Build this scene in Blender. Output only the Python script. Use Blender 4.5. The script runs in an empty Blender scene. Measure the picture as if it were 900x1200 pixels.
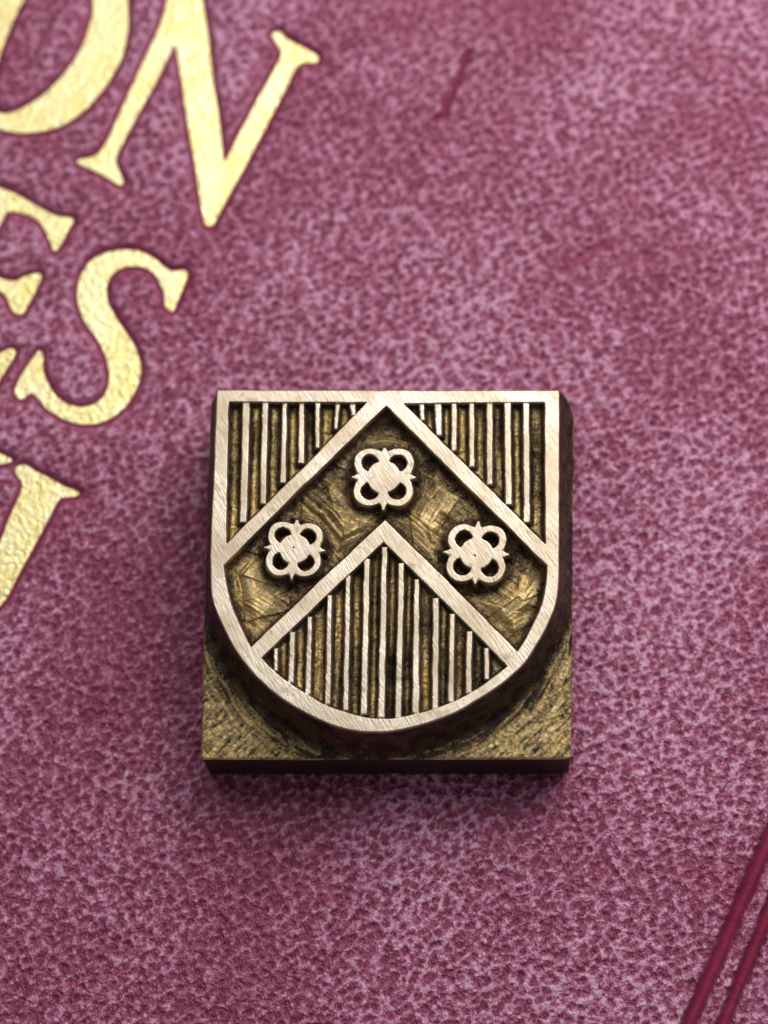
import bpy, math
import numpy as np
from mathutils import Matrix, Vector

# ---------------------------------------------------------------- camera (1 unit = 1 cm)
sc = bpy.context.scene
sc.unit_settings.scale_length = 0.01
F_PX, VX, VY, HT = 3200.0, 580.0, 1580.0, 3200.0 / 217.0
_d = np.array([VX - 450, -(VY - 600), -F_PX]); _d /= np.linalg.norm(_d)
_up = -_d
_y = np.array([0, 1, 0.]) - _up * _up[1]; _y /= np.linalg.norm(_y)
_x = np.cross(_y, _up)
R = np.array([_x, _y, _up])
_c = R @ np.array([0, 0, -1.]); CAM = -_c * HT / (-_c[2])

def bp(p, z):
    """photo pixel (900 x 1200) -> point of the horizontal plane at height z"""
    p = np.asarray(p, float).reshape(-1, 2)
    v = np.stack([p[:, 0] - 450, -(p[:, 1] - 600), np.full(len(p), -F_PX)])
    w = R @ v
    return (CAM[:, None] + w * ((z - CAM[2]) / w[2]))[:2].T

cd = bpy.data.cameras.new('camera'); cam = bpy.data.objects.new('camera', cd)
sc.collection.objects.link(cam); sc.camera = cam
M = Matrix([list(R[0]) + [CAM[0]], list(R[1]) + [CAM[1]], list(R[2]) + [CAM[2]], [0, 0, 0, 1]])
cam.matrix_world = M
cd.sensor_fit = 'VERTICAL'; cd.sensor_height = 36; cd.lens = F_PX / 1200 * 36
cd.clip_start = 0.05; cd.clip_end = 500
cd.dof.use_dof = True
foc = np.append(bp([[450, 800]], .5)[0], .5)
cd.dof.focus_distance = float(abs((foc - CAM) @ (R @ np.array([0, 0, -1.]))))
cd.dof.aperture_fstop = 0.27

# ---------------------------------------------------------------- world, lamps, exposure
w = bpy.data.worlds.new("World"); sc.world = w; w.use_nodes = True
bg = w.node_tree.nodes['Background']
bg.inputs[0].default_value = (0.62, 0.64, 0.75, 1); bg.inputs[1].default_value = 0.25
sc.view_settings.view_transform = 'Standard'; sc.view_settings.look = 'None'
sc.view_settings.exposure = 0; sc.view_settings.gamma = 1
sc.cycles.use_denoising = True
sc.cycles.max_bounces = 8

def area(name, loc, tgt, sx, sy, power, col):
    l = bpy.data.lights.new(name, 'AREA'); l.shape = 'RECTANGLE'; l.size = sx; l.size_y = sy
    l.energy = power; l.color = col
    o = bpy.data.objects.new(name, l); sc.collection.objects.link(o)
    o.location = loc
    o.rotation_euler = (Vector(tgt) - Vector(loc)).to_track_quat('-Z', 'Y').to_euler()
    return o
area('window_light', (6.4, 8.0, 10.8), (0.9, 0, 0), 10, 10, 1620, (0.94, 0.94, 1.0))
area('ceiling_light', (-.5, 13, 22), (0, 2, 0), 28, 25, 2150, (1.0, 0.96, 0.91))
area('skylight', (0.25, 6.3, 21.5), (0, 0, 0), 1.6, 5.0, 210, (0.60, 0.80, 1.0))

# ---------------------------------------------------------------- numpy helpers
def _hash(ix, iy, seed):
    with np.errstate(over='ignore'):
        h = (ix.astype(np.uint64) * np.uint64(374761393) + iy.astype(np.uint64) * np.uint64(668265263) + np.uint64(seed * 974711 + 1013))
        h = (h ^ (h >> np.uint64(13))) * np.uint64(1274126177)
        h = (h ^ (h >> np.uint64(16))) * np.uint64(2246822519)
        h = (h ^ (h >> np.uint64(15))) & np.uint64(0xFFFFFF)
    return h.astype(float) / 0xFFFFFF

def vnoise(x, y, seed=0):
    x = x + 5000.; y = y + 5000.
    ix = np.floor(x); iy = np.floor(y); fx = x - ix; fy = y - iy
    fx = fx * fx * (3 - 2 * fx); fy = fy * fy * (3 - 2 * fy)
    ix = ix.astype(np.int64); iy = iy.astype(np.int64)
    a = _hash(ix, iy, seed); b = _hash(ix + 1, iy, seed); c = _hash(ix, iy + 1, seed); d = _hash(ix + 1, iy + 1, seed)
    return ((a * (1 - fx) + b * fx) * (1 - fy) + (c * (1 - fx) + d * fx) * fy) * 2 - 1

def fbm(x, y, seed=0, o=3):
    s = 0; a = 1; t = 0
    for k in range(o):
        s = s + a * vnoise(x * 2 ** k, y * 2 ** k, seed + k * 17); t += a; a *= .5
    return s / t

def voro(x, y, seed=0, jit=1.0):
    """nearest cell: its distance, its random number, its second random number, gap to the next"""
    x = x + 5000.; y = y + 5000.
    ix = np.floor(x).astype(np.int64); iy = np.floor(y).astype(np.int64)
    d1 = np.full(x.shape, 9.); d2 = np.full(x.shape, 9.); r1 = np.zeros(x.shape); r2 = np.zeros(x.shape)
    for dx in (-1, 0, 1):
        for dy in (-1, 0, 1):
            cx = ix + dx; cy = iy + dy
            px = cx + .5 + jit * (_hash(cx, cy, seed) - .5); py = cy + .5 + jit * (_hash(cx, cy, seed + 5) - .5)
            d = np.hypot(px - x, py - y)
            m = d < d1
            d2 = np.where(m, d1, np.minimum(d2, d)); d1 = np.where(m, d, d1)
            r1 = np.where(m, _hash(cx, cy, seed + 9), r1); r2 = np.where(m, _hash(cx, cy, seed + 13), r2)
    return d1, r1, r2, d2 - d1

def ss(a, b, x):
    t = np.clip((x - a) / (b - a), 0, 1); return t * t * (3 - 2 * t)

def sdf(poly, x, y):
    """signed distance to a closed polygon, negative inside"""
    d = np.full(x.shape, 1e9); inside = np.zeros(x.shape, bool)
    n = len(poly)
    for i in range(n):
        ax, ay = poly[i]; bx, by = poly[(i + 1) % n]
        ex, ey = bx - ax, by - ay
        L = ex * ex + ey * ey + 1e-18
        t = np.clip(((x - ax) * ex + (y - ay) * ey) / L, 0, 1)
        d = np.minimum(d, (x - ax - t * ex) ** 2 + (y - ay - t * ey) ** 2)
        if ay != by:
            c = (ay > y) != (by > y)
            inside ^= c & (x < ex * (y - ay) / ey + ax)
    d = np.sqrt(d)
    return np.where(inside, -d, d)

def smooth_closed(p, n=4):
    p = np.asarray(p, float); out = []
    for i in range(len(p)):
        a, b, c, d = p[i - 1], p[i], p[(i + 1) % len(p)], p[(i + 2) % len(p)]
        for k in range(n):
            t = k / n
            out.append(.5 * ((2 * b) + (-a + c) * t + (2 * a - 5 * b + 4 * c - d) * t * t + (-a + 3 * b - 3 * c + d) * t ** 3))
    return np.array(out)

# ---------------------------------------------------------------- object helpers
COL = sc.collection
def link(o, parent=None):
    COL.objects.link(o)
    if parent is not None: o.parent = parent
    return o

def mesh_np(name, V, Fq, mat, parent=None, N=None, attrs=None):
    me = bpy.data.meshes.new(name)
    me.vertices.add(len(V)); me.vertices.foreach_set('co', np.ascontiguousarray(V, np.float32).ravel())
    k = Fq.shape[1]
    me.loops.add(Fq.size); me.loops.foreach_set('vertex_index', np.ascontiguousarray(Fq, np.int32).ravel())
    me.polygons.add(len(Fq)); me.polygons.foreach_set('loop_start', np.arange(0, Fq.size, k, dtype=np.int32))
    me.polygons.foreach_set('use_smooth', np.ones(len(Fq), bool))
    me.update(calc_edges=True)
    for an, av in (attrs or {}).items():
        at = me.attributes.new(an, 'FLOAT', 'POINT'); at.data.foreach_set('value', np.ascontiguousarray(av, np.float32))
    me.materials.append(mat)
    if N is not None: me.normals_split_custom_set_from_vertices(np.ascontiguousarray(N, np.float32))
    return link(bpy.data.objects.new(name, me), parent)

def empty(name, loc, label, cat, group=None):
    o = bpy.data.objects.new(name, None); COL.objects.link(o); o.location = loc
    o.empty_display_size = .3
    o['label'] = label; o['category'] = cat
    if group: o['group'] = group
    return o

# ---------------------------------------------------------------- material helpers
class NT:
    def __init__(s, name):
        s.m = bpy.data.materials.new(name); s.m.use_nodes = True; s.t = s.m.node_tree
        s.b = s.t.nodes['Principled BSDF']
    def n(s, typ, ins=None, **kw):
        nd = s.t.nodes.new(typ)
        for k, v in kw.items(): setattr(nd, k, v)
        for k, v in (ins or {}).items(): s.set(nd.inputs[k], v)
        return nd
    def set(s, sock, v):
        if isinstance(v, bpy.types.NodeSocket): s.t.links.new(v, sock)
        elif isinstance(v, bpy.types.Node): s.t.links.new(v.outputs[0], sock)
        else:
            if isinstance(v, tuple) and len(v) == 3 and sock.type == 'RGBA': v = v + (1,)
            sock.default_value = v
    def p(s, **kw):
        for k, v in kw.items(): s.set(s.b.inputs[k.replace('_', ' ')], v)
    def math(s, op, a, b=0.0, c=None, clamp=False):
        nd = s.n('ShaderNodeMath', {0: a, 1: b}, operation=op, use_clamp=clamp)
        if c is not None: s.set(nd.inputs[2], c)
        return nd.outputs[0]
    def mix(s, f, a, b):
        nd = s.n('ShaderNodeMix', data_type='RGBA')
        s.set(nd.inputs[0], f); s.set(nd.inputs[6], a); s.set(nd.inputs[7], b); return nd.outputs[2]
    def ramp(s, f, lo, hi, a=0.0, b=1.0, smooth=True):
        nd = s.n('ShaderNodeMapRange', {0: f, 1: lo, 2: hi, 3: a, 4: b})
        if smooth: nd.interpolation_type = 'SMOOTHSTEP'
        return nd.outputs[0]
    def co(s, rz=0., scale=(1, 1, 1)):
        tc = s.n('ShaderNodeTexCoord')
        return s.n('ShaderNodeMapping', {0: tc.outputs['Object'], 2: (0, 0, rz), 3: tuple(1. / c for c in scale)}, vector_type='TEXTURE').outputs[0]
    def noise(s, v, sc_, det=2, rough=.5, dist=0.):
        return s.n('ShaderNodeTexNoise', {'Vector': v, 'Scale': sc_, 'Detail': float(det), 'Roughness': rough, 'Distortion': dist}).outputs[0]
    def voro(s, v, sc_, feature='F1', rnd=1.0, out='Distance', smooth=None):
        nd = s.n('ShaderNodeTexVoronoi', {'Vector': v, 'Scale': sc_, 'Randomness': rnd}, feature=feature, voronoi_dimensions='2D')
        if smooth is not None: nd.inputs['Smoothness'].default_value = smooth
        return nd.outputs[out]
    def attr(s, name): return s.n('ShaderNodeAttribute', attribute_name=name).outputs['Fac']
    def bump(s, h, dist, strength=1.0, nrm=None):
        nd = s.n('ShaderNodeBump', {'Strength': strength, 'Distance': dist, 'Height': h})
        if nrm is not None: s.set(nd.inputs['Normal'], nrm)
        return nd.outputs[0]

# ---- leather
def mat_leather():
    k = NT('grained_leather')
    pr = k.attr('pressed')
    v0 = k.co()
    wob = k.n('ShaderNodeTexNoise', {'Vector': v0, 'Scale': 9.0, 'Detail': 2.0})
    off = k.n('ShaderNodeVectorMath', {0: wob.outputs['Color'], 1: (.5, .5, .5)}, operation='SUBTRACT')
    off = k.n('ShaderNodeVectorMath', {0: off.outputs[0], 'Scale': .05}, operation='SCALE')
    v = k.n('ShaderNodeVectorMath', {0: v0, 1: off.outputs[0]}, operation='ADD').outputs[0]
    rot = k.n('ShaderNodeMapping', {0: v, 2: (0, 0, .5), 3: (1.0, 1.18, 1)}).outputs[0]
    pore = k.attr('pore')
    n1 = k.noise(rot, 20.0, 3, .6)
    n2 = k.noise(v, 62.0, 3, .65)
    n3 = k.noise(v0, .9, 3, .55)
    n4 = k.noise(v, 150.0, 2, .6)
    fib = k.noise(k.co(1.9, (60, 190, 1)), 1.0, 3, .65, 1.2)
    flat = k.math('SUBTRACT', 1.0, pore)
    keep = k.math('SUBTRACT', 1.0, k.math('MULTIPLY', pr, .85))
    # worn, paler grain, crest sheen painted in as lilac, against the red of the pores
    hc = k.math('MULTIPLY_ADD', flat, .62, k.math('MULTIPLY', n1, .55))
    hc = k.math('MULTIPLY_ADD', n2, .75, hc)
    hc = k.math('MULTIPLY_ADD', fib, .75, hc)
    hc = k.math('MULTIPLY_ADD', n4, .30, hc)
    hc = k.math('MULTIPLY_ADD', k.math('SUBTRACT', n3, .5), .30, hc)
    bead = k.attr('bead')
    hc = k.math('MULTIPLY_ADD', bead, .26, k.math('SUBTRACT', hc, .05))
    top = k.ramp(hc, 1.02, 1.58)
    top = k.math('MULTIPLY', top, k.math('SUBTRACT', 1.0, k.math('MULTIPLY', pr, .80)))
    red = k.mix(k.ramp(k.noise(v0, 4.0, 3), .35, .7), (0.165, 0.010, 0.036), (0.225, 0.019, 0.058))
    pale = k.mix(k.ramp(n3, .3, .7), (0.62, 0.255, 0.380), (0.73, 0.375, 0.500))
    col = k.mix(top, red, k.mix(k.ramp(n3, .3, .7), (0.350, 0.050, 0.118), (0.425, 0.083, 0.168)))
    crest = k.math('MULTIPLY', k.ramp(k.math('MULTIPLY_ADD', k.math('SUBTRACT', n3, .5), .3, hc), 1.42, 1.92), k.math('SUBTRACT', 1.0, pr))
    col = k.mix(crest, col, pale)
    pit = k.math('MULTIPLY', k.ramp(n2, .36, .47, 1.0, 0.0), k.math('MULTIPLY_ADD', pore, .75, .12))
    pit = k.math('MULTIPLY', pit, keep)
    col = k.mix(pit, col, (0.095, 0.010, 0.028))
    b1 = k.noise(rot, 22.0, 1, .5); b2 = k.noise(v, 46.0, 1, .5); b3 = k.noise(k.co(1.9, (34, 90, 1)), 1.0, 1, .5, .8)
    h = k.math('MULTIPLY_ADD', b2, .8, k.math('MULTIPLY', b3, .6))
    h = k.math('MULTIPLY_ADD', b1, 1.0, h)
    h = k.math('MULTIPLY_ADD', n2, .18, h)
    hk = k.math('MULTIPLY', h, keep)
    st = k.attr('stain')
    col = k.mix(st, col, (0.23, 0.010, 0.040))
    hb = hk
    k.p(Base_Color=col, Roughness=k.math('ADD', k.ramp(n2, .4, .62, .44, .20), k.math('MULTIPLY', k.math('MAXIMUM', pore, pr), .20)), IOR=1.52, Specular_IOR_Level=k.math('MULTIPLY_ADD', pr, -.38, .56),
        Normal=k.bump(hb, .017, 1.0))
    k.p(Sheen_Weight=.04, Sheen_Roughness=.4, Sheen_Tint=(.8, .7, 1.0, 1))
    return k.m

# ---- gold foil
def mat_foil():
    k = NT('gold_foil')
    v = k.co()
    n1 = k.noise(v, 26.0, 2, .6); n2 = k.noise(v, 62.0, 2, .6)
    h = k.math('MULTIPLY_ADD', n2, .6, n1)
    col = k.mix(k.ramp(k.noise(v, 5.0, 4, .7), .35, .65), (0.97, 0.78, 0.30), (1.0, 0.90, 0.50))
    thin = k.ramp(k.noise(v, 48.0, 4, .65), .60, .75)
    col = k.mix(k.math('MULTIPLY', thin, .25), col, (0.50, 0.27, 0.12))
    k.p(Base_Color=col, Metallic=.92, Roughness=k.ramp(n2, .3, .7, .28, .46), Normal=k.bump(h, .009, 1.0))
    return k.m

# ---- brass of the die; wear 1 = filed bright face, 0 = cut and tarnished ground
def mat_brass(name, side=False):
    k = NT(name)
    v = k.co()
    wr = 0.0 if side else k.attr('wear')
    tar_shade = 1.0 if side else k.attr('tarnish_shade')
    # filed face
    scr = k.noise(k.co(math.radians(114), (14, 150, 1)), 1.0, 3, .6, .25)
    scr2 = k.noise(k.co(math.radians(126), (12, 90, 1)), 1.0, 2, .5, .2)
    big = k.noise(v, 2.6, 3, .6)
    face = k.mix(k.ramp(big, .35, .68), (0.51, 0.395, 0.265), (0.65, 0.55, 0.42))
    face = k.mix(k.ramp(k.noise(v, 7.0, 4, .65), .58, .72, 0, .45), face, (0.55, 0.55, 0.57))
    face = k.mix(k.ramp(scr, .56, .76, 0, .4), face, (0.40, 0.30, 0.18))
    face = k.mix(k.ramp(k.noise(v, 4.2, 5, .7), .47, .66, 0, .55), face, (0.40, 0.30, 0.20))
    spot = k.ramp(k.noise(v, 38.0, 2, .6), .66, .74, 0, .6)
    face = k.mix(spot, face, (0.24, 0.17, 0.10))
    # cut ground
    g1 = k.noise(v, 20.0, 4, .65); g2 = k.noise(v, 70.0, 3, .6)
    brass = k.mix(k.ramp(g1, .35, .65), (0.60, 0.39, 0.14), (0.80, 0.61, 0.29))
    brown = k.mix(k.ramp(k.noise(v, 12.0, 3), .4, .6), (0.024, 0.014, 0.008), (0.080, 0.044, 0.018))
    tf = k.math('ADD', tar_shade, k.math('MULTIPLY', k.math('SUBTRACT', k.math('MULTIPLY_ADD', g2, .5, k.math('MULTIPLY', g1, .5)), .5), 2.6), clamp=True)
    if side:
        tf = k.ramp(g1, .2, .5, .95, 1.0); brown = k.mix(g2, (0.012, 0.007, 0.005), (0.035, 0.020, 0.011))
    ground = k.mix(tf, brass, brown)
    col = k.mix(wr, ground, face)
    rg = k.ramp(g2, .3, .7, .34, .50)
    rg = k.math('MULTIPLY_ADD', tf, .10, rg)
    rf = k.ramp(scr2, .3, .7, .30, .42)
    rough = k.math('ADD', k.math('MULTIPLY', wr, rf), k.math('MULTIPLY', k.math('SUBTRACT', 1.0, wr), rg))
    hf = k.math('MULTIPLY', k.math('MULTIPLY_ADD', scr2, .8, scr), .28)
    g3 = k.noise(k.co(.75, (30, 220, 1)), 1.0, 3, .6, .8); g4 = k.noise(k.co(-.55, (34, 190, 1)), 1.0, 2, .6, .8)
    hg = k.math('MULTIPLY_ADD', g2, .35, k.math('MULTIPLY_ADD', g3, .55, k.math('MULTIPLY', g4, .4)))
    h = k.math('ADD', k.math('MULTIPLY', wr, k.math('MULTIPLY', hf, k.ramp(big, .3, .7, .7, 1.3))), k.math('MULTIPLY', k.math('SUBTRACT', 1.0, wr), hg))
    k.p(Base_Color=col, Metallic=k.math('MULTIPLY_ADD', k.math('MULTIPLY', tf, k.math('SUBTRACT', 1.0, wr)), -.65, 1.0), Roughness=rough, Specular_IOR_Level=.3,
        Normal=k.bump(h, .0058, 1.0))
    return k.m

LEATHER, FOIL = mat_leather(), mat_foil()
BRASS, BRASS_SIDE = mat_brass('worn_brass'), mat_brass('tarnished_brass', True)

# ================================================================ BOOK
book = empty('book', (0, 0, -0.3), 'closed book in grained burgundy leather with gold stamped capitals, lying under the brass die', 'book')

def q(pts, s, ox, oy): return np.array([(ox + a / s, oy + b / s) for a, b in pts])
O_out = np.array([(148, 0), (147, 40), (136, 76), (111, 113), (80, 140), (49, 151), (22, 153), (0, 149), (-18, 138), (-34, 110), (-38, 75), (-30, 30), (-8, -20), (25, -55), (60, -78), (95, -85), (125, -70), (142, -40)], float)
O_in = np.array([(109, 0), (107, 22), (96, 53), (76, 84), (49, 111), (22, 127), (2, 132), (-9, 122), (-9, 90), (2, 50), (22, 5), (48, -35), (70, -58), (90, -62), (104, -40)], float)
N_ = q([(205, 418), (212, 430), (240, 440), (285, 465), (312, 482), (322, 474), (312, 450), (302, 420), (312, 388), (345, 325), (400, 225), (440, 145), (460, 112),
        (472, 170), (482, 225), (500, 350), (515, 430), (525, 500), (538, 580), (548, 588), (560, 588), (590, 530), (640, 440), (700, 325), (755, 220), (780, 170),
        (808, 158), (830, 160), (836, 145), (800, 122), (755, 100), (737, 82), (720, 82), (718, 92), (735, 118), (742, 145), (690, 240), (630, 352), (592, 422),
        (584, 390), (572, 290), (560, 220), (547, 100), (532, 0), (520, -60), (505, -84), (430, -120), (420, -105), (450, -80), (452, -50), (440, 0), (425, 55), (395, 122), (340, 240), (290, 352), (265, 394), (238, 412)], 2.25, 0, 0)
S_ = q([(655, 358), (642, 400), (622, 450), (606, 486), (592, 484), (580, 465), (578, 430), (565, 395), (545, 360), (510, 335), (470, 328), (425, 335), (390, 360), (372, 395),
        (370, 430), (380, 470), (405, 515), (435, 560), (465, 605), (483, 650), (490, 700), (480, 750), (455, 800), (420, 840), (370, 872), (320, 885), (270, 882), (220, 865),
        (170, 835), (135, 800), (108, 776), (75, 796), (52, 782), (58, 748), (90, 690), (118, 650), (138, 630), (146, 650), (145, 690), (152, 722), (172, 760), (200, 795),
        (240, 820), (290, 828), (340, 812), (372, 775), (384, 730), (380, 680), (360, 620), (330, 570), (300, 530), (280, 480), (270, 430), (280, 375), (310, 320), (360, 290),
        (420, 275), (480, 278), (530, 300), (570, 330), (602, 350), (640, 346)], 3.0, 0, 200)
E_ = np.array([(-98, 168), (-80, 176), (-40, 200), (0, 219), (20, 227), (43, 241), (67, 252), (84, 255), (78, 268), (68, 288), (62, 290), (55, 272), (43, 255), (23, 247), (8, 246), (0, 258),
               (-26, 312), (-12, 319), (0, 325), (17, 328), (30, 322), (44, 319), (45, 328), (28, 362), (20, 366), (13, 360), (7, 345), (0, 339), (-15, 332), (-32, 326),
               (-60, 385), (-56, 395), (-30, 408), (-12, 414), (0, 412), (12, 407), (17, 412), (10, 424), (0, 439), (-12, 452), (-60, 432), (-160, 386), (-158, 376), (-138, 370), (-126, 352), (-76, 210), (-76, 192)], float)
I_ = np.vstack([q([(72, 246), (110, 240), (150, 265), (200, 290), (260, 325), (310, 345), (342, 362), (322, 376), (272, 381), (246, 402), (200, 490), (120, 640), (50, 770), (0, 852)], 3.75, 0, 480),
                np.array([(-42, 748), (-38, 762), (-26, 772), (-30, 780), (-102, 746), (-98, 738), (-78, 738), (-66, 726), (-22, 668), (0, 632)], float),
                q([(40, 470), (92, 352), (94, 312), (66, 270)], 3.75, 0, 480)])
I2 = I_ + np.array([-79, -39])
letters = [([O_out, O_in], 1), ([N_], 0), ([E_], 0), ([S_], 1), ([I_], 0), ([I2], 0)]
letters_w = []
for k, (polys, _s) in enumerate(letters):
    out = []
    for p in polys:
        p = smooth_closed(p, 3)
        w_ = bp(p, 0.0)
        # slightly uneven foil edge
        w_ = w_ + 0.0035 * np.stack([fbm(w_[:, 0] * 26, w_[:, 1] * 26, 3 + k), fbm(w_[:, 0] * 26, w_[:, 1] * 26, 40 + k)], 1)
        out.append(w_)
    letters_w.append(out)

# cover as one sheet: fine where the picture looks, coarser outwards
def axis(a, b, step, lo, hi):
    mid = np.arange(a, b, step)
    g = []; s = step; x = mid[-1]
    while x < hi: s *= 1.22; x = min(x + s, hi); g.append(x)
    l = []; s = step; x = a
    while x > lo: s *= 1.22; x = max(x - s, lo); l.append(x)
    return np.array(l[::-1] + mid.tolist() + g)
xs = axis(-2.35, 2.45, .0095, -7.5, 5.6); ys = axis(-3.05, 3.15, .0095, -8.6, 9.2)
X, Y = np.meshgrid(xs, ys)
Z = -0.008 + .005 * fbm(X * .9, Y * .9, 5, 3)
Z += .0035 * fbm(X * 9, Y * 9, 6, 3) + .0015 * fbm(X * 24, Y * 24, 7, 2)
_c5, _s5 = math.cos(.5), math.sin(.5)
_wx = X + .016 * fbm(X * 7, Y * 7, 401, 2); _wy = Y + .016 * fbm(X * 7, Y * 7, 402, 2)
_rx, _ry = _wx * _c5 + _wy * _s5, (-_wx * _s5 + _wy * _c5) * 1.2
_near = ss(9, 4, np.hypot(X, Y))
a1, q1, _, g1_ = voro(_rx * 15.5, _ry * 15.5, 410, .78); a2, q2, _, _ = voro(_rx * 26, _ry * 26, 420, .9)
fz = fbm(X * 32, Y * 32, 430, 2)
pore1 = 1 - ss(.06, .56, a1 - .14 * q1 + .16 * fz); pore2 = 1 - ss(.05, .50, a2 - .2 * q2 + .12 * fz)
BEAD = 1 - ss(.08, .46, voro(_rx * 21, _ry * 19, 460, .85)[0] + .10 * fz)
PORE = np.maximum(pore1, .62 * pore2) * ss(.0, .25, .62 + .5 * fbm(X * 1.7, Y * 1.7, 440, 2))
pressed = np.zeros_like(Z); stain = np.zeros_like(Z)
for polys in letters_w:
    m = (X > polys[0][:, 0].min() - .2) & (X < polys[0][:, 0].max() + .2) & (Y > polys[0][:, 1].min() - .2) & (Y < polys[0][:, 1].max() + .2)
    d = sdf(polys[0], X[m], Y[m])
    if len(polys) > 1: d = np.maximum(d, -sdf(polys[1], X[m], Y[m]))
    prof = 1 - ss(-.004, .055, d)
    soft = .35 * (1 - ss(0, .16, d))
    Z[m] -= .028 * np.maximum(prof, soft)
    pressed[m] = np.maximum(pressed[m], 1 - ss(.012, .062, d))
def stroke(pts, w0, w1, depth, prs, st):
    global Z, pressed, stain
    P = bp(pts, 0.)
    d = np.full(X.shape, 9.)
    for a, b in zip(P[:-1], P[1:]):
        e = b - a; t = np.clip(((X - a[0]) * e[0] + (Y - a[1]) * e[1]) / (e @ e), 0, 1)
        d = np.minimum(d, np.hypot(X - a[0] - t * e[0], Y - a[1] - t * e[1]))
    d = d + .006 * fbm(X * 12, Y * 12, 77, 2)
    Z = Z - depth * (1 - ss(w0 * .3, w1, d)) * (1 + .10 * fbm(X * 6, Y * 6, 78, 3)); pressed = np.maximum(pressed, prs * (1 - ss(w0, w1, d)))
    stain = np.maximum(stain, st * (1 - ss(w0 * .6, w1, d)))
stroke([(982, 795), (898, 990), (853, 1095), (808, 1198), (738, 1360)], .026, .052, .030, 1, .62)
stroke([(1009, 800), (902, 1066), (848, 1198), (786, 1350)], .022, .046, .030, 1, .62)
stroke([(549, 60), (540, 84), (530, 108), (521, 132), (512, 137)], .006, .035, .014, .85, .9)
stroke([(664, 316), (676, 306), (690, 296), (712, 284)], .006, .05, .007, .6, .6)
stroke([(598, 118), (615, 122)], .01, .09, .004, .25, .2)
stroke([(480, 25), (560, 15), (640, 20)], .02, .30, .0, .12, .35)
stroke([(640, 330), (700, 290), (780, 275)], .02, .22, .0, .10, .25)
stroke([(20, 900), (60, 860), (130, 830), (215, 800), (228, 770)], .01, .10, .004, .0, .35)
PORE = PORE * (1 - .85 * pressed); BEAD = BEAD * (1 - pressed); Z = Z + .0045 * BEAD - .0105 * PORE + .0030 * fbm(X * 16, Y * 16, 450, 2) * (1 - pressed)
ny, nx = X.shape
idx = np.arange(nx * ny).reshape(ny, nx)
Fq = np.stack([idx[:-1, :-1], idx[:-1, 1:], idx[1:, 1:], idx[1:, :-1]], -1).reshape(-1, 4)
# the board's edges, turned down all round
ring = np.concatenate([idx[0, :], idx[1:, -1], idx[-1, -2::-1], idx[-2:0:-1, 0]])
V = np.stack([X, Y, Z], -1).reshape(-1, 3)
n0 = len(V)
low = V[ring].copy(); low[:, 2] = -.28
V = np.vstack([V, low]); rr = np.arange(len(ring)) + n0; nx2 = np.roll(np.arange(len(ring)), -1)
Fq = np.vstack([Fq, np.stack([ring, rr, rr[nx2], ring[nx2]], -1)])
V[:, 2] += .3   # relative to the book's base
ext = np.zeros(len(ring))
cover = mesh_np('leather_cover', V, Fq, LEATHER, book, attrs={'pressed': np.append(pressed.ravel(), ext), 'stain': np.append(stain.ravel(), ext), 'pore': np.append(PORE.ravel(), ext), 'bead': np.append(BEAD.ravel(), ext)})

for k, polys in enumerate(letters_w):
    cu = bpy.data.curves.new('gold_letter', 'CURVE'); cu.dimensions = '2D'; cu.fill_mode = 'BOTH'
    for p in polys:
        sp = cu.splines.new('POLY'); sp.points.add(len(p) - 1)
        for i, (a, b) in enumerate(p): sp.points[i].co = (a, b, 0, 1)
        sp.use_cyclic_u = True
    cu.extrude = .004; cu.bevel_depth = .003; cu.bevel_resolution = 1; cu.offset = .001
    tmp = bpy.data.objects.new('tmp', cu); COL.objects.link(tmp)
    me = bpy.data.meshes.new_from_object(tmp.evaluated_get(bpy.context.evaluated_depsgraph_get()))
    bpy.data.objects.remove(tmp)
    me.name = 'gold_letter'; me.materials.clear(); me.materials.append(FOIL)
    o = link(bpy.data.objects.new('gold_letter', me), book)
    o.location = (0, 0, .3 - .008 - .028 + .005)

# ================================================================ DIE
ZT, ZL = .68, .42
die = empty('seal_die', (0.05, -.5, 0), 'square brass die with raised shield of chevron and roses, standing on burgundy leather', 'seal die')
OX, OY = .05, -.5
def rounded(p):
    """soften a traced outline between its true corners"""
    p = np.asarray(p, float); n = len(p)
    if n < 6: return p
    e = np.roll(p, -1, 0) - p; a = np.arctan2(e[:, 1], e[:, 0])
    turn = np.abs((a - np.roll(a, 1) + np.pi) % (2 * np.pi) - np.pi); corner = turn > math.radians(27)
    out = []
    for i in range(n):
        b, c = p[i], p[(i + 1) % n]
        m0 = 0.5 * (c - p[i - 1]) if not corner[i] else (c - b)
        m1 = 0.5 * (p[(i + 2) % n] - b) if not corner[(i + 1) % n] else (c - b)
        L = np.linalg.norm(c - b); m0 = m0 / (np.linalg.norm(m0) + 1e-9) * L; m1 = m1 / (np.linalg.norm(m1) + 1e-9) * L
        for k in range(4):
            t = k / 4
            out.append((2*t**3-3*t*t+1) * b + (t**3-2*t*t+t) * m0 + (-2*t**3+3*t*t) * c + (t**3-t*t) * m1)
    return np.array(out)
def T(pts): return bp(rounded(pts), ZT)
def z3(pts): return [(225 + a / 3.913, 630 + b / 3.913) for a, b in pts]
def z4(pts): return [(450 + a / 3.913, 630 + b / 3.913) for a, b in pts]
outer = [(254, 457), (655.5, 457.5), (655.4, 560), (655.2, 630), (655.2, 662)] + \
    [(654.5, 682), (652, 704), (641.7, 732), (629, 755), (613.6, 778.5), (593, 797), (565, 816.6), (534.3, 834.5), (501, 847), (475.6, 854), (450, 858), (420, 857), (392, 850.5),
     (365.6, 839.6), (335, 821.7), (309, 801), (289, 780), (271, 753.5), (258, 727), (249.5, 704), (246.7, 681), (246.5, 655), (247.5, 620), (250, 560), (252.5, 500)]
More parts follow.
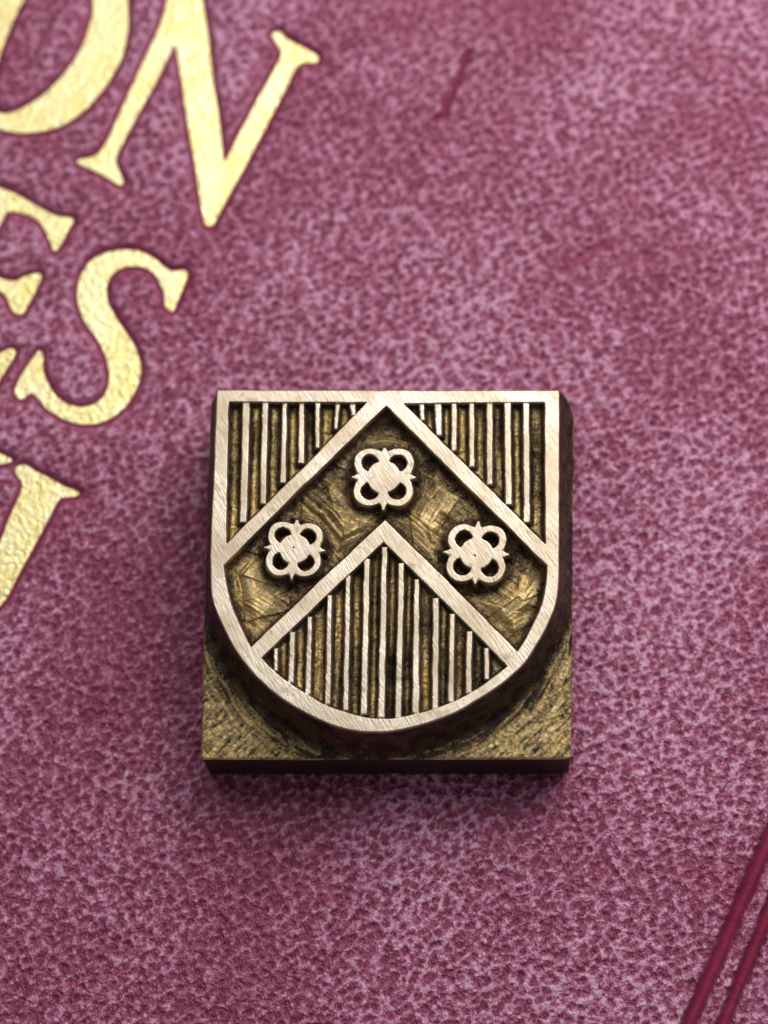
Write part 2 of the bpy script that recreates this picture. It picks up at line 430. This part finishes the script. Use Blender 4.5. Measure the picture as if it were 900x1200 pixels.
inner = [(268.3, 471.3), (637.8, 471.8), (638.6, 560), (640, 640), (640, 663), (639, 686), (634, 709), (623.8, 732), (616, 747.6), (606, 764), (594.4, 781.5), (577.8, 793.6), (560, 806),
         (534.3, 820.4), (501, 832.5), (470.4, 840), (450, 842), (432, 841), (409, 835), (378, 824), (345, 804), (322, 787), (306.8, 770.6), (294, 757.8), (281, 732), (271, 706.7), (264.6, 681), (262.5, 663), (264, 634), (266, 550)]
H1 = [(268.3, 471.3), (429.3, 472), (268.3, 635.5)]; H1 = [(268.3, 471.3), (429.3, 472), (350, 553), (265.2, 636.5)]
H2 = [(473.5, 473), (637.8, 471.8), (638.6, 637)]
H3 = [(452.6, 475.8), (546, 569), (640.4, 662.5), (639, 686), (634, 709), (623.8, 732), (616, 747.6), (606, 763.5), (530, 686), (451, 608.7), (372, 683), (294, 757.8), (281, 732), (271, 706.7), (264.6, 681), (262, 663), (355, 570)]
H4 = [(449.5, 635.5), (520, 705), (594.4, 781), (577.8, 793.6), (560, 806), (534.3, 820.4), (501, 832.5), (470.4, 840), (450, 842), (432, 841), (409, 835), (378, 824), (345, 804), (322, 787), (306.8, 771), (380, 701)]
ribs = [((288.3, 474), (285, 609), 7, 6.6), ((310.5, 475), (308, 588), 5.6, 6), ((333.5, 475), (331.5, 563.5), 4.6, 5.4), ((353.4, 475), (352.7, 540), 5, 6), ((372.3, 475), (371.8, 522), 5, 4),
        ((395.3, 476), (393.6, 500), 4.6, 3.5), ((413, 476), (414, 484), 5.5, 4),
        ((494, 476), (494.8, 489), 4.6, 4), ((513, 475), (514.3, 507), 6.6, 5.4), ((532, 475), (532, 525), 5.2, 4.6), ((552.7, 475), (553, 544), 4.8, 5), ((573.7, 474), (573.7, 565), 6, 5.4), ((594.6, 474), (596, 588), 6.5, 6.5), ((616.6, 474), (617.4, 609), 6, 6)]
xt = [323.4, 342.6, 363, 386.5, 408, 430, 450.4, 470.4, 488.3, 510.8, 530, 550, 570]
xb = [323, 341, 361, 384, 404.7, 426.4, 446.8, 466.6, 487, 510, 528.5, 549, 570.5]
yt = [762, 743, 725, 700, 677, 657, 643, 662, 681, 703, 722, 742, 762]
yb = [783, 797, 811, 822, 829, 834, 838, 838, 833, 827.5, 819.5, 809, 793]
wt = [4, 5, 4.8, 4.6, 4.8, 5.6, 5.4, 5.8, 4.6, 6, 4.6, 5.4, 4.4]
wb = [4, 5.5, 5, 5, 5.2, 5.8, 6.4, 5.8, 6.6, 5.8, 5.4, 5.6, 4.6]
ribs += [((a, c), (b, d), e, f) for a, b, c, d, e, f in zip(xt, xb, yt, yb, wt, wb)]
roses = [dict(c=(449.7, 559), R=36.3, rot=.01, barbs=[38, 43, 40.5, 39.5], seed=1), dict(c=(345, 643.5), R=33.6, rot=.06, barbs=[38.5, 39, 38, 38], seed=2), dict(c=(558.3, 648.5), R=35.8, rot=.04, barbs=[41.5, 39, 41.5, 40.5], seed=3)]

# base plan, four corners at ledge height, and the grid laid over it
cor = bp([(235.2, 890), (669.5, 889.5), (672.6, 452), (247.5, 452)], ZL)
cor[2, 1] = cor[3, 1] = .535
NG = 566
u = np.linspace(0, 1, NG)
Ug, Vg = np.meshgrid(u, u)
GX = (cor[0, 0] * (1 - Ug) + cor[1, 0] * Ug) * (1 - Vg) + (cor[3, 0] * (1 - Ug) + cor[2, 0] * Ug) * Vg
GY = (cor[0, 1] * (1 - Ug) + cor[1, 1] * Ug) * (1 - Vg) + (cor[3, 1] * (1 - Ug) + cor[2, 1] * Ug) * Vg
def round_corner(sx, sy, r):
    """sx, sy = +1 / -1: which corner; square corner -> quarter circle"""
    global GX, GY
    k = 0 if sy < 0 else 3
    c = cor[{(-1, -1): 0, (1, -1): 1, (1, 1): 2, (-1, 1): 3}[(sx, sy)]]
    cx, cy = c[0] - sx * r, c[1] - sy * r
    dx, dy = (GX - cx) * sx, (GY - cy) * sy
    m = (dx > 0) & (dy > 0)
    L = np.hypot(dx, dy) + 1e-9; s = np.maximum(dx, dy) / L
    GX = np.where(m, cx + sx * dx * s, GX); GY = np.where(m, cy + sy * dy * s, GY)
round_corner(1, 1, .13); round_corner(-1, 1, .04); round_corner(-1, -1, .018); round_corner(1, -1, .018)
# slightly uneven outer faces
eb = np.maximum.reduce([1 - Ug * 25, 1 - (1 - Ug) * 25, 1 - Vg * 25, 1 - (1 - Vg) * 25, np.zeros_like(Ug)])
GX = GX + .003 * eb * fbm(GX * 7, GY * 7, 301, 3); GY = GY + .003 * eb * fbm(GX * 7, GY * 7, 311, 3)

# wobble of the hand-cut outlines
WX = GX + .0030 * fbm(GX * 11, GY * 11, 21, 3); WY = GY + .0030 * fbm(GX * 11, GY * 11, 22, 3)
d_out = sdf(T(outer), WX, WY); d_in = sdf(T(inner), WX, WY)
dh = [sdf(T(h), WX, WY) for h in (H1, H2, H3, H4)]
PX = 1 / 217. * .955         # one photo pixel at the face, in cm
def seg(a, b, wa, wb_):
    a, b = T([a])[0], T([b])[0]; e = b - a
    t = np.clip(((WX - a[0]) * e[0] + (WY - a[1]) * e[1]) / (e @ e), 0, 1)
    hw = (wa * (1 - t) + wb_ * t) * .66 * PX + .0012 * vnoise(WX * 14, WY * 14, 33)
    # squared ends
    L = np.hypot(*e); al = ((WX - a[0]) * e[0] + (WY - a[1]) * e[1]) / L; ac = np.abs((WX - a[0]) * e[1] - (WY - a[1]) * e[0]) / L
    qx = ac - hw; qy = np.abs(al - L / 2) - L / 2 - .014
    return np.hypot(np.maximum(qx, 0), np.maximum(qy, 0)) + np.minimum(np.maximum(qx, qy), 0)
drib = np.stack([seg(*r) for r in ribs]); rib_id = drib.argmin(0); d_rib = drib.min(0)
def rose_sdf(r):
    c = T([r['c']])[0]; s = r['sd'] = r['seed']
    k = r['R'] / 36.3 * PX
    ca, sa = math.cos(r['rot']), math.sin(r['rot'])
    wx = WX + .0045 * fbm(WX * 9, WY * 9, 50 + s, 2); wy = WY + .0045 * fbm(WX * 9, WY * 9, 60 + s, 2)
    x = (wx - c[0]); y = (wy - c[1]); x, y = (x * ca - y * sa) / k, (x * sa + y * ca) / k
    ax, ay = np.abs(x), np.abs(y)
    lobe = np.hypot(ax - 17.0, ay - 17.6) - 20.0
    disc = np.hypot(x, y) - 20.
    def barb(along, acr, ln, bw):   # pointed stem between two petals
        t = np.clip((along - (ln - 9)) / 9, 0, 1)
        return np.maximum(acr - bw * (1 - .62 * t), along - ln) * .9
    f = 36.3 / r['R']
    bN = np.where(y > 0, barb(y, ax, r['barbs'][0] * f, 4.3), 99); bS = np.where(y < 0, barb(-y, ax, r['barbs'][1] * f, 4.0), 99)
    bW = np.where(x < 0, barb(-x, ay, r['barbs'][2] * f, 3.8), 99); bE = np.where(x > 0, barb(x, ay, r['barbs'][3] * f, 4.2), 99)
    bb = np.minimum.reduce([bN, bS, bW, bE])
    hole = np.maximum.reduce([np.hypot(ax - 16.6, ay - 17.8) - 11.0, 20.6 - np.hypot(x, y), 4.3 - np.minimum(ax, ay)])
    solid = np.maximum(np.minimum.reduce([lobe, disc, bb]), -hole)
    sub = np.where(np.hypot(x, y) < 20.5, 0, np.where(np.minimum(ax, ay) < 4.2, 5 + np.where(ax < ay, np.where(y > 0, 0, 1), np.where(x > 0, 2, 3)), 1 + (x > 0) + 2 * (y > 0)))
    return solid * k, sub, -hole * k, x, y
rs = [rose_sdf(r) for r in roses]
drs = np.stack([a[0] for a in rs]); rose_id = drs.argmin(0); d_rose = drs.min(0)

in_sh = d_out < 0
holes = np.minimum.reduce(dh)                      # negative inside any recess
hid = np.stack(dh).argmin(0)
hatched = (holes < 0) & (hid != 2); chev = (holes < 0) & (hid == 2)
dist_w = -holes                                    # distance from the recess walls
# distance to any raised metal inside the recess
dr = np.where(hatched, np.minimum(dist_w, d_rib), np.where(chev, np.minimum(dist_w, d_rose), 0))
raised = (in_sh & (holes >= 0)) | (dr <= 0)
Zg = np.full(GX.shape, ZT)
# hatched grooves: round-bottomed cuts running down the shield
hw = .040
gz = np.sqrt(np.clip(1 - (1 - np.clip(dr / hw, 0, 1)) ** 2, 0, 1))
streak = fbm(GX * 55, GY * 5, 71, 3); chat = fbm(GX * 18, GY * 26, 72, 3); per = vnoise(GX * 9 + 3, GY * 3, 73)
Dg = .058 + .016 * vnoise(GX * 5, GY * 2.2, 74)
zg = -Dg * gz * (1 - .16 * chat) + .007 * streak * gz + .0045 * fbm(GX * 60, GY * 60, 75, 2) * gz
Zg = np.where(hatched & (dr > 0), ZT + zg, Zg)
# chevron ground: deep round the edges and roses, cut in crossing strokes
d1, r1, r2, gap = voro(GX * 4.4 + .25 * fbm(GX * 5, GY * 5, 80, 2), GY * 4.4 + .25 * fbm(GX * 5, GY * 5, 81, 2), 90)
ang = np.where(r1 > .5, .78, -.78) + (r2 - .5) * .7; cxy = GX * np.cos(ang) + GY * np.sin(ang)
along = -GX * np.sin(ang) + GY * np.cos(ang)
strokes = fbm(cxy * 44, along * 2.2, 91, 2)
tilt = (np.cos(r2 * 6.28) * GX + np.sin(r2 * 6.28) * GY)
tilt = tilt * 1.0; tl = (tilt * 7.0) % 1.0
edge = np.clip(dr / .036, 0, 1); edge = np.sqrt(np.clip(1 - (1 - edge) ** 2, 0, 1))
dmin = np.minimum(dist_w, d_rose)
depth = .080 - .030 * ss(.045, .11, dmin)
zc = -depth * edge + edge * (.0100 * strokes + (.009 * (tl - .5)) * ss(.0, .25, gap) + .003 * fbm(GX * 34, GY * 34, 92, 3) + .008 * (r2 - .5))
# engraver's round passes beside each rose
for r_, a in zip(roses, rs):
    rad = np.hypot(a[3], a[4]); zc = zc + .004 * np.sin(rad * 1.5 + 2 * fbm(GX * 8, GY * 8, 95, 2)) * np.exp(-((rad - 45) / 7) ** 2) * edge
inhole = np.zeros_like(in_sh)
for a in rs:
    inhole |= (a[2] < .002) & (np.hypot(a[3], a[4]) < 36)
zhole = -.032 * np.clip(dr / .016, 0, 1) + .012 * fbm(GX * 40, GY * 40, 99, 2) * np.clip(dr / .02, 0, 1)
zc = np.where(inhole & chev, zhole, zc)
Zg = np.where(chev & (dr > 0), ZT + zc, Zg)
# soft burnished arrises and the file's faint unevenness on the raised face
d_edge = np.where(hatched, np.minimum(d_rib, dist_w), np.where(chev, np.minimum(d_rose, dist_w), np.maximum(-holes, d_out)))
ar = np.clip(1 + d_edge / .004, 0, 1)
Zg = np.where(raised, ZT - .0028 * ar ** 2 + .0007 * fbm(GX * 4, GY * 4, 120, 2) - np.where(hatched, .0045 + .003 * vnoise(GX * 8, GY * 5, 123), 0), Zg)
# hand-cut nick in the centre of two roses
for r_, cc in ((1, (343.6, 642)), (2, (556, 651.3))):
    c = T([cc])[0]; Zg -= .006 * np.exp(-(((GX - c[0]) ** 2 + (GY - c[1]) ** 2) / .0042 ** 2))
# outside the shield: wall that sweeps out into the ledge
out = d_out >= 0
south = ss(.0, -1.0, GY)
fl = .070 + .025 * ss(-.6, -1.2, GY) + .028 * ss(.7, .9, GX) * ss(-.95, -.7, GY)
t = np.clip(d_out / fl, 0, 1)
wall = (1 - t) ** 1.7
step = .010 * np.exp(-((d_out - .028 - .008 * vnoise(GX * 4, GY * 4, 130)) / .006) ** 2)
ang0 = np.arctan2(GY + .62, GX - .03); rad0 = np.hypot(GY + .62, GX - .03)
lg = fbm(rad0 * 52 + .6 * fbm(GX * 6, GY * 6, 131, 2), ang0 * 5, 132, 3)
lg2 = fbm((GX + GY) * 14, (GX - GY) * 55, 133, 3)
ledge_tex = .0080 * lg * (1 - ss(.10, .34, d_out)) + .0034 * lg2 * ss(.1, .3, d_out) + .0030 * fbm(GX * 60, GY * 60, 134, 2)
Zo = ZL + (ZT - .0028 - ZL) * wall + step * ss(-.6, -.9, GY) + ledge_tex * ss(.35, 1., t) + .0016 * fbm(GX * 30, GY * 30, 135, 2)
Zg = np.where(out, Zo, Zg)
# outer rim of the grid rounds over a little
bd = np.minimum.reduce([Ug, 1 - Ug, Vg, 1 - Vg]) * 2.0
Zg -= .010 * (1 - np.clip(bd / .012, 0, 1)) ** 2

# wear (filed bright face) and tarnish (stained ground, with shade painted in along the recess walls)
wear = np.clip(1 - d_edge / .0035, 0, 1)
wear *= 1 - .25 * ss(.35, .8, fbm(GX * 16, GY * 16, 140, 3))
tarn_shade = np.full(GX.shape, .60)
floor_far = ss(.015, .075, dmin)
t_ch = 1.02 - .88 * floor_far * (.35 + .65 * ss(-.45, .25, fbm(GX * 4.2, GY * 4.2, 141, 2))) - 1.1 * (strokes * .30 + (tl - .5) * .35 + (r2 - .5) * .45) * floor_far  # shade painted in towards the walls and round the roses
tarn_shade = np.where(chev, t_ch, tarn_shade)
t_gr = 1.08 - 1.15 * ss(.74, 1., gz) * (.25 + .75 * ss(-.35, .35, fbm(GX * 11, GY * 2.6, 142, 3))) - .5 * streak * ss(.5, 1, gz)  # painted shade on the groove sides, painted gleam down the middle
tarn_shade = np.where(hatched, t_gr, tarn_shade)
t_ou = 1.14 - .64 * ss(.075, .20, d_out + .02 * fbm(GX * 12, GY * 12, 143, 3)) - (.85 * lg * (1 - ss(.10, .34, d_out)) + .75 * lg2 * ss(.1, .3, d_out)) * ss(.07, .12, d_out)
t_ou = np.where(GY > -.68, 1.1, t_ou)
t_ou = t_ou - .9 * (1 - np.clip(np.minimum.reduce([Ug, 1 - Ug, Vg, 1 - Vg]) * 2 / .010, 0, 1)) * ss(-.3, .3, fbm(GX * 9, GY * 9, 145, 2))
tarn_shade = np.where(out, t_ou, tarn_shade)
tarn_shade = np.clip(tarn_shade, -.25, 1.25)
tarn_shade = np.where(inhole & chev, .95 - .75 * ss(.010, .028, dr), tarn_shade)  # glint painted into each petal hole, dark kept at its walls

P = np.stack([GX - OX, GY - OY, Zg], -1)
du = np.gradient(P, axis=1); dv = np.gradient(P, axis=0)
Nn = np.cross(du, dv); Nn /= np.linalg.norm(Nn, axis=-1, keepdims=True)
idx = np.arange(NG * NG).reshape(NG, NG)
QF = np.stack([idx[:-1, :-1], idx[:-1, 1:], idx[1:, 1:], idx[1:, :-1]], -1).reshape(-1, 4)
def fm(a): return ((a[:-1, :-1] + a[:-1, 1:] + a[1:, 1:] + a[1:, :-1]) / 4).ravel()
def fn(a): return a[:-1, :-1].ravel()
f_out, f_in, f_hol, f_rib, f_rose = fm(d_out), fm(d_in), fm(holes), fm(d_rib), fm(d_rose)
f_rid, f_roid, f_hid = fn(rib_id), fn(rose_id), fn(hid)
subs = np.choose(rose_id, [a[1] for a in rs]); f_sub = fn(subs)
lower_line = sdf(T([(451, 590), (300, 735), (280, 790), (450, 880), (625, 790), (602, 738)]), GX, GY); f_low = fm(lower_line)
half = .006
L = np.zeros(len(QF), int)                          # 0 ledge
f_y = fm(GY); L[(f_out >= half) & ((f_out < .085) | (f_y > -.72))] = 1             # shield wall
L[f_out < half] = 2                                 # rim
L[(f_out < 0) & (f_in < 0) & (f_low >= 0)] = 3      # upper chevron line
L[(f_out < 0) & (f_in < 0) & (f_low < 0)] = 4       # lower chevron line
rec = f_hol < -half
for h in range(4): L[rec & (f_hid == h)] = 10 + h
m = (f_hol < 0) & (f_hid != 2) & (f_rib < half); L[m] = 100 + f_rid[m]
m = (f_hol < 0) & (f_hid == 2) & (f_rose < half); L[m] = 200 + f_roid[m] * 20 + f_sub[m]
Pf, Nf, wf, tfl = P.reshape(-1, 3), Nn.reshape(-1, 3), wear.ravel(), tarn_shade.ravel()
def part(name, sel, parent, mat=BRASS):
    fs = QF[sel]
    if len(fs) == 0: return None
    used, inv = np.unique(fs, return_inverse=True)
    return mesh_np(name, Pf[used], inv.reshape(fs.shape), mat, parent, Nf[used], {'wear': wf[used], 'tarnish_shade': tfl[used]})
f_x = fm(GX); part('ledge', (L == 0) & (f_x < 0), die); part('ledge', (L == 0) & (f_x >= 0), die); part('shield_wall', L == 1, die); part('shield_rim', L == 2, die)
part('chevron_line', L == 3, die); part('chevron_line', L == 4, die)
for h in (0, 1, 3): part('grooved_ground', L == 10 + h, die)
part('tooled_ground', L == 12, die)
for i in range(len(ribs)): part('rib', L == 100 + i, die)
for i in range(3):
    ro = part('rose', L == 200 + i * 20, die)
    for s in range(1, 5): part('petal', L == 200 + i * 20 + s, ro)
    for s in range(5, 9): part('barb', L == 200 + i * 20 + s, ro)
# the block below the ledge
ring = np.concatenate([idx[0, :], idx[1:, -1], idx[-1, -2::-1], idx[-2:0:-1, 0]])
top = Pf[ring]; nr = len(ring)
cxy = np.array([top[:, 0].mean(), top[:, 1].mean()])
rows = []
zs = [None, .40, .3, .2, .1, .022, 0.0]
for zi, z in enumerate(zs):
    r_ = top.copy()
    if z is not None:
        r_[:, 2] = z
        ins = {.022: 0.0, 0.0: .018}.get(z, 0.)
        dxy = r_[:, :2] - cxy; Ld = np.linalg.norm(dxy, axis=1, keepdims=True)
        r_[:, :2] -= dxy / Ld * (ins + .0015 * (vnoise(r_[:, 0] * 5, r_[:, 1] * 5 + z * 9, 200)[:, None] + 1))
    rows.append(r_)
V = np.vstack(rows + [np.array([[cxy[0], cxy[1], 0.]])])
F = []
a = np.arange(nr); b = np.roll(a, -1)
for k in range(len(zs) - 1):
    F.append(np.stack([a + k * nr, a + (k + 1) * nr, b + (k + 1) * nr, b + k * nr], -1))
lastr = (len(zs) - 1) * nr
half_n = nr // 2
# bottom as quads joining the two halves of the ring
kk = np.arange(half_n - 1)
F.append(np.stack([lastr + kk, lastr + (nr - 1 - kk), lastr + (nr - 2 - kk), lastr + kk + 1], -1))
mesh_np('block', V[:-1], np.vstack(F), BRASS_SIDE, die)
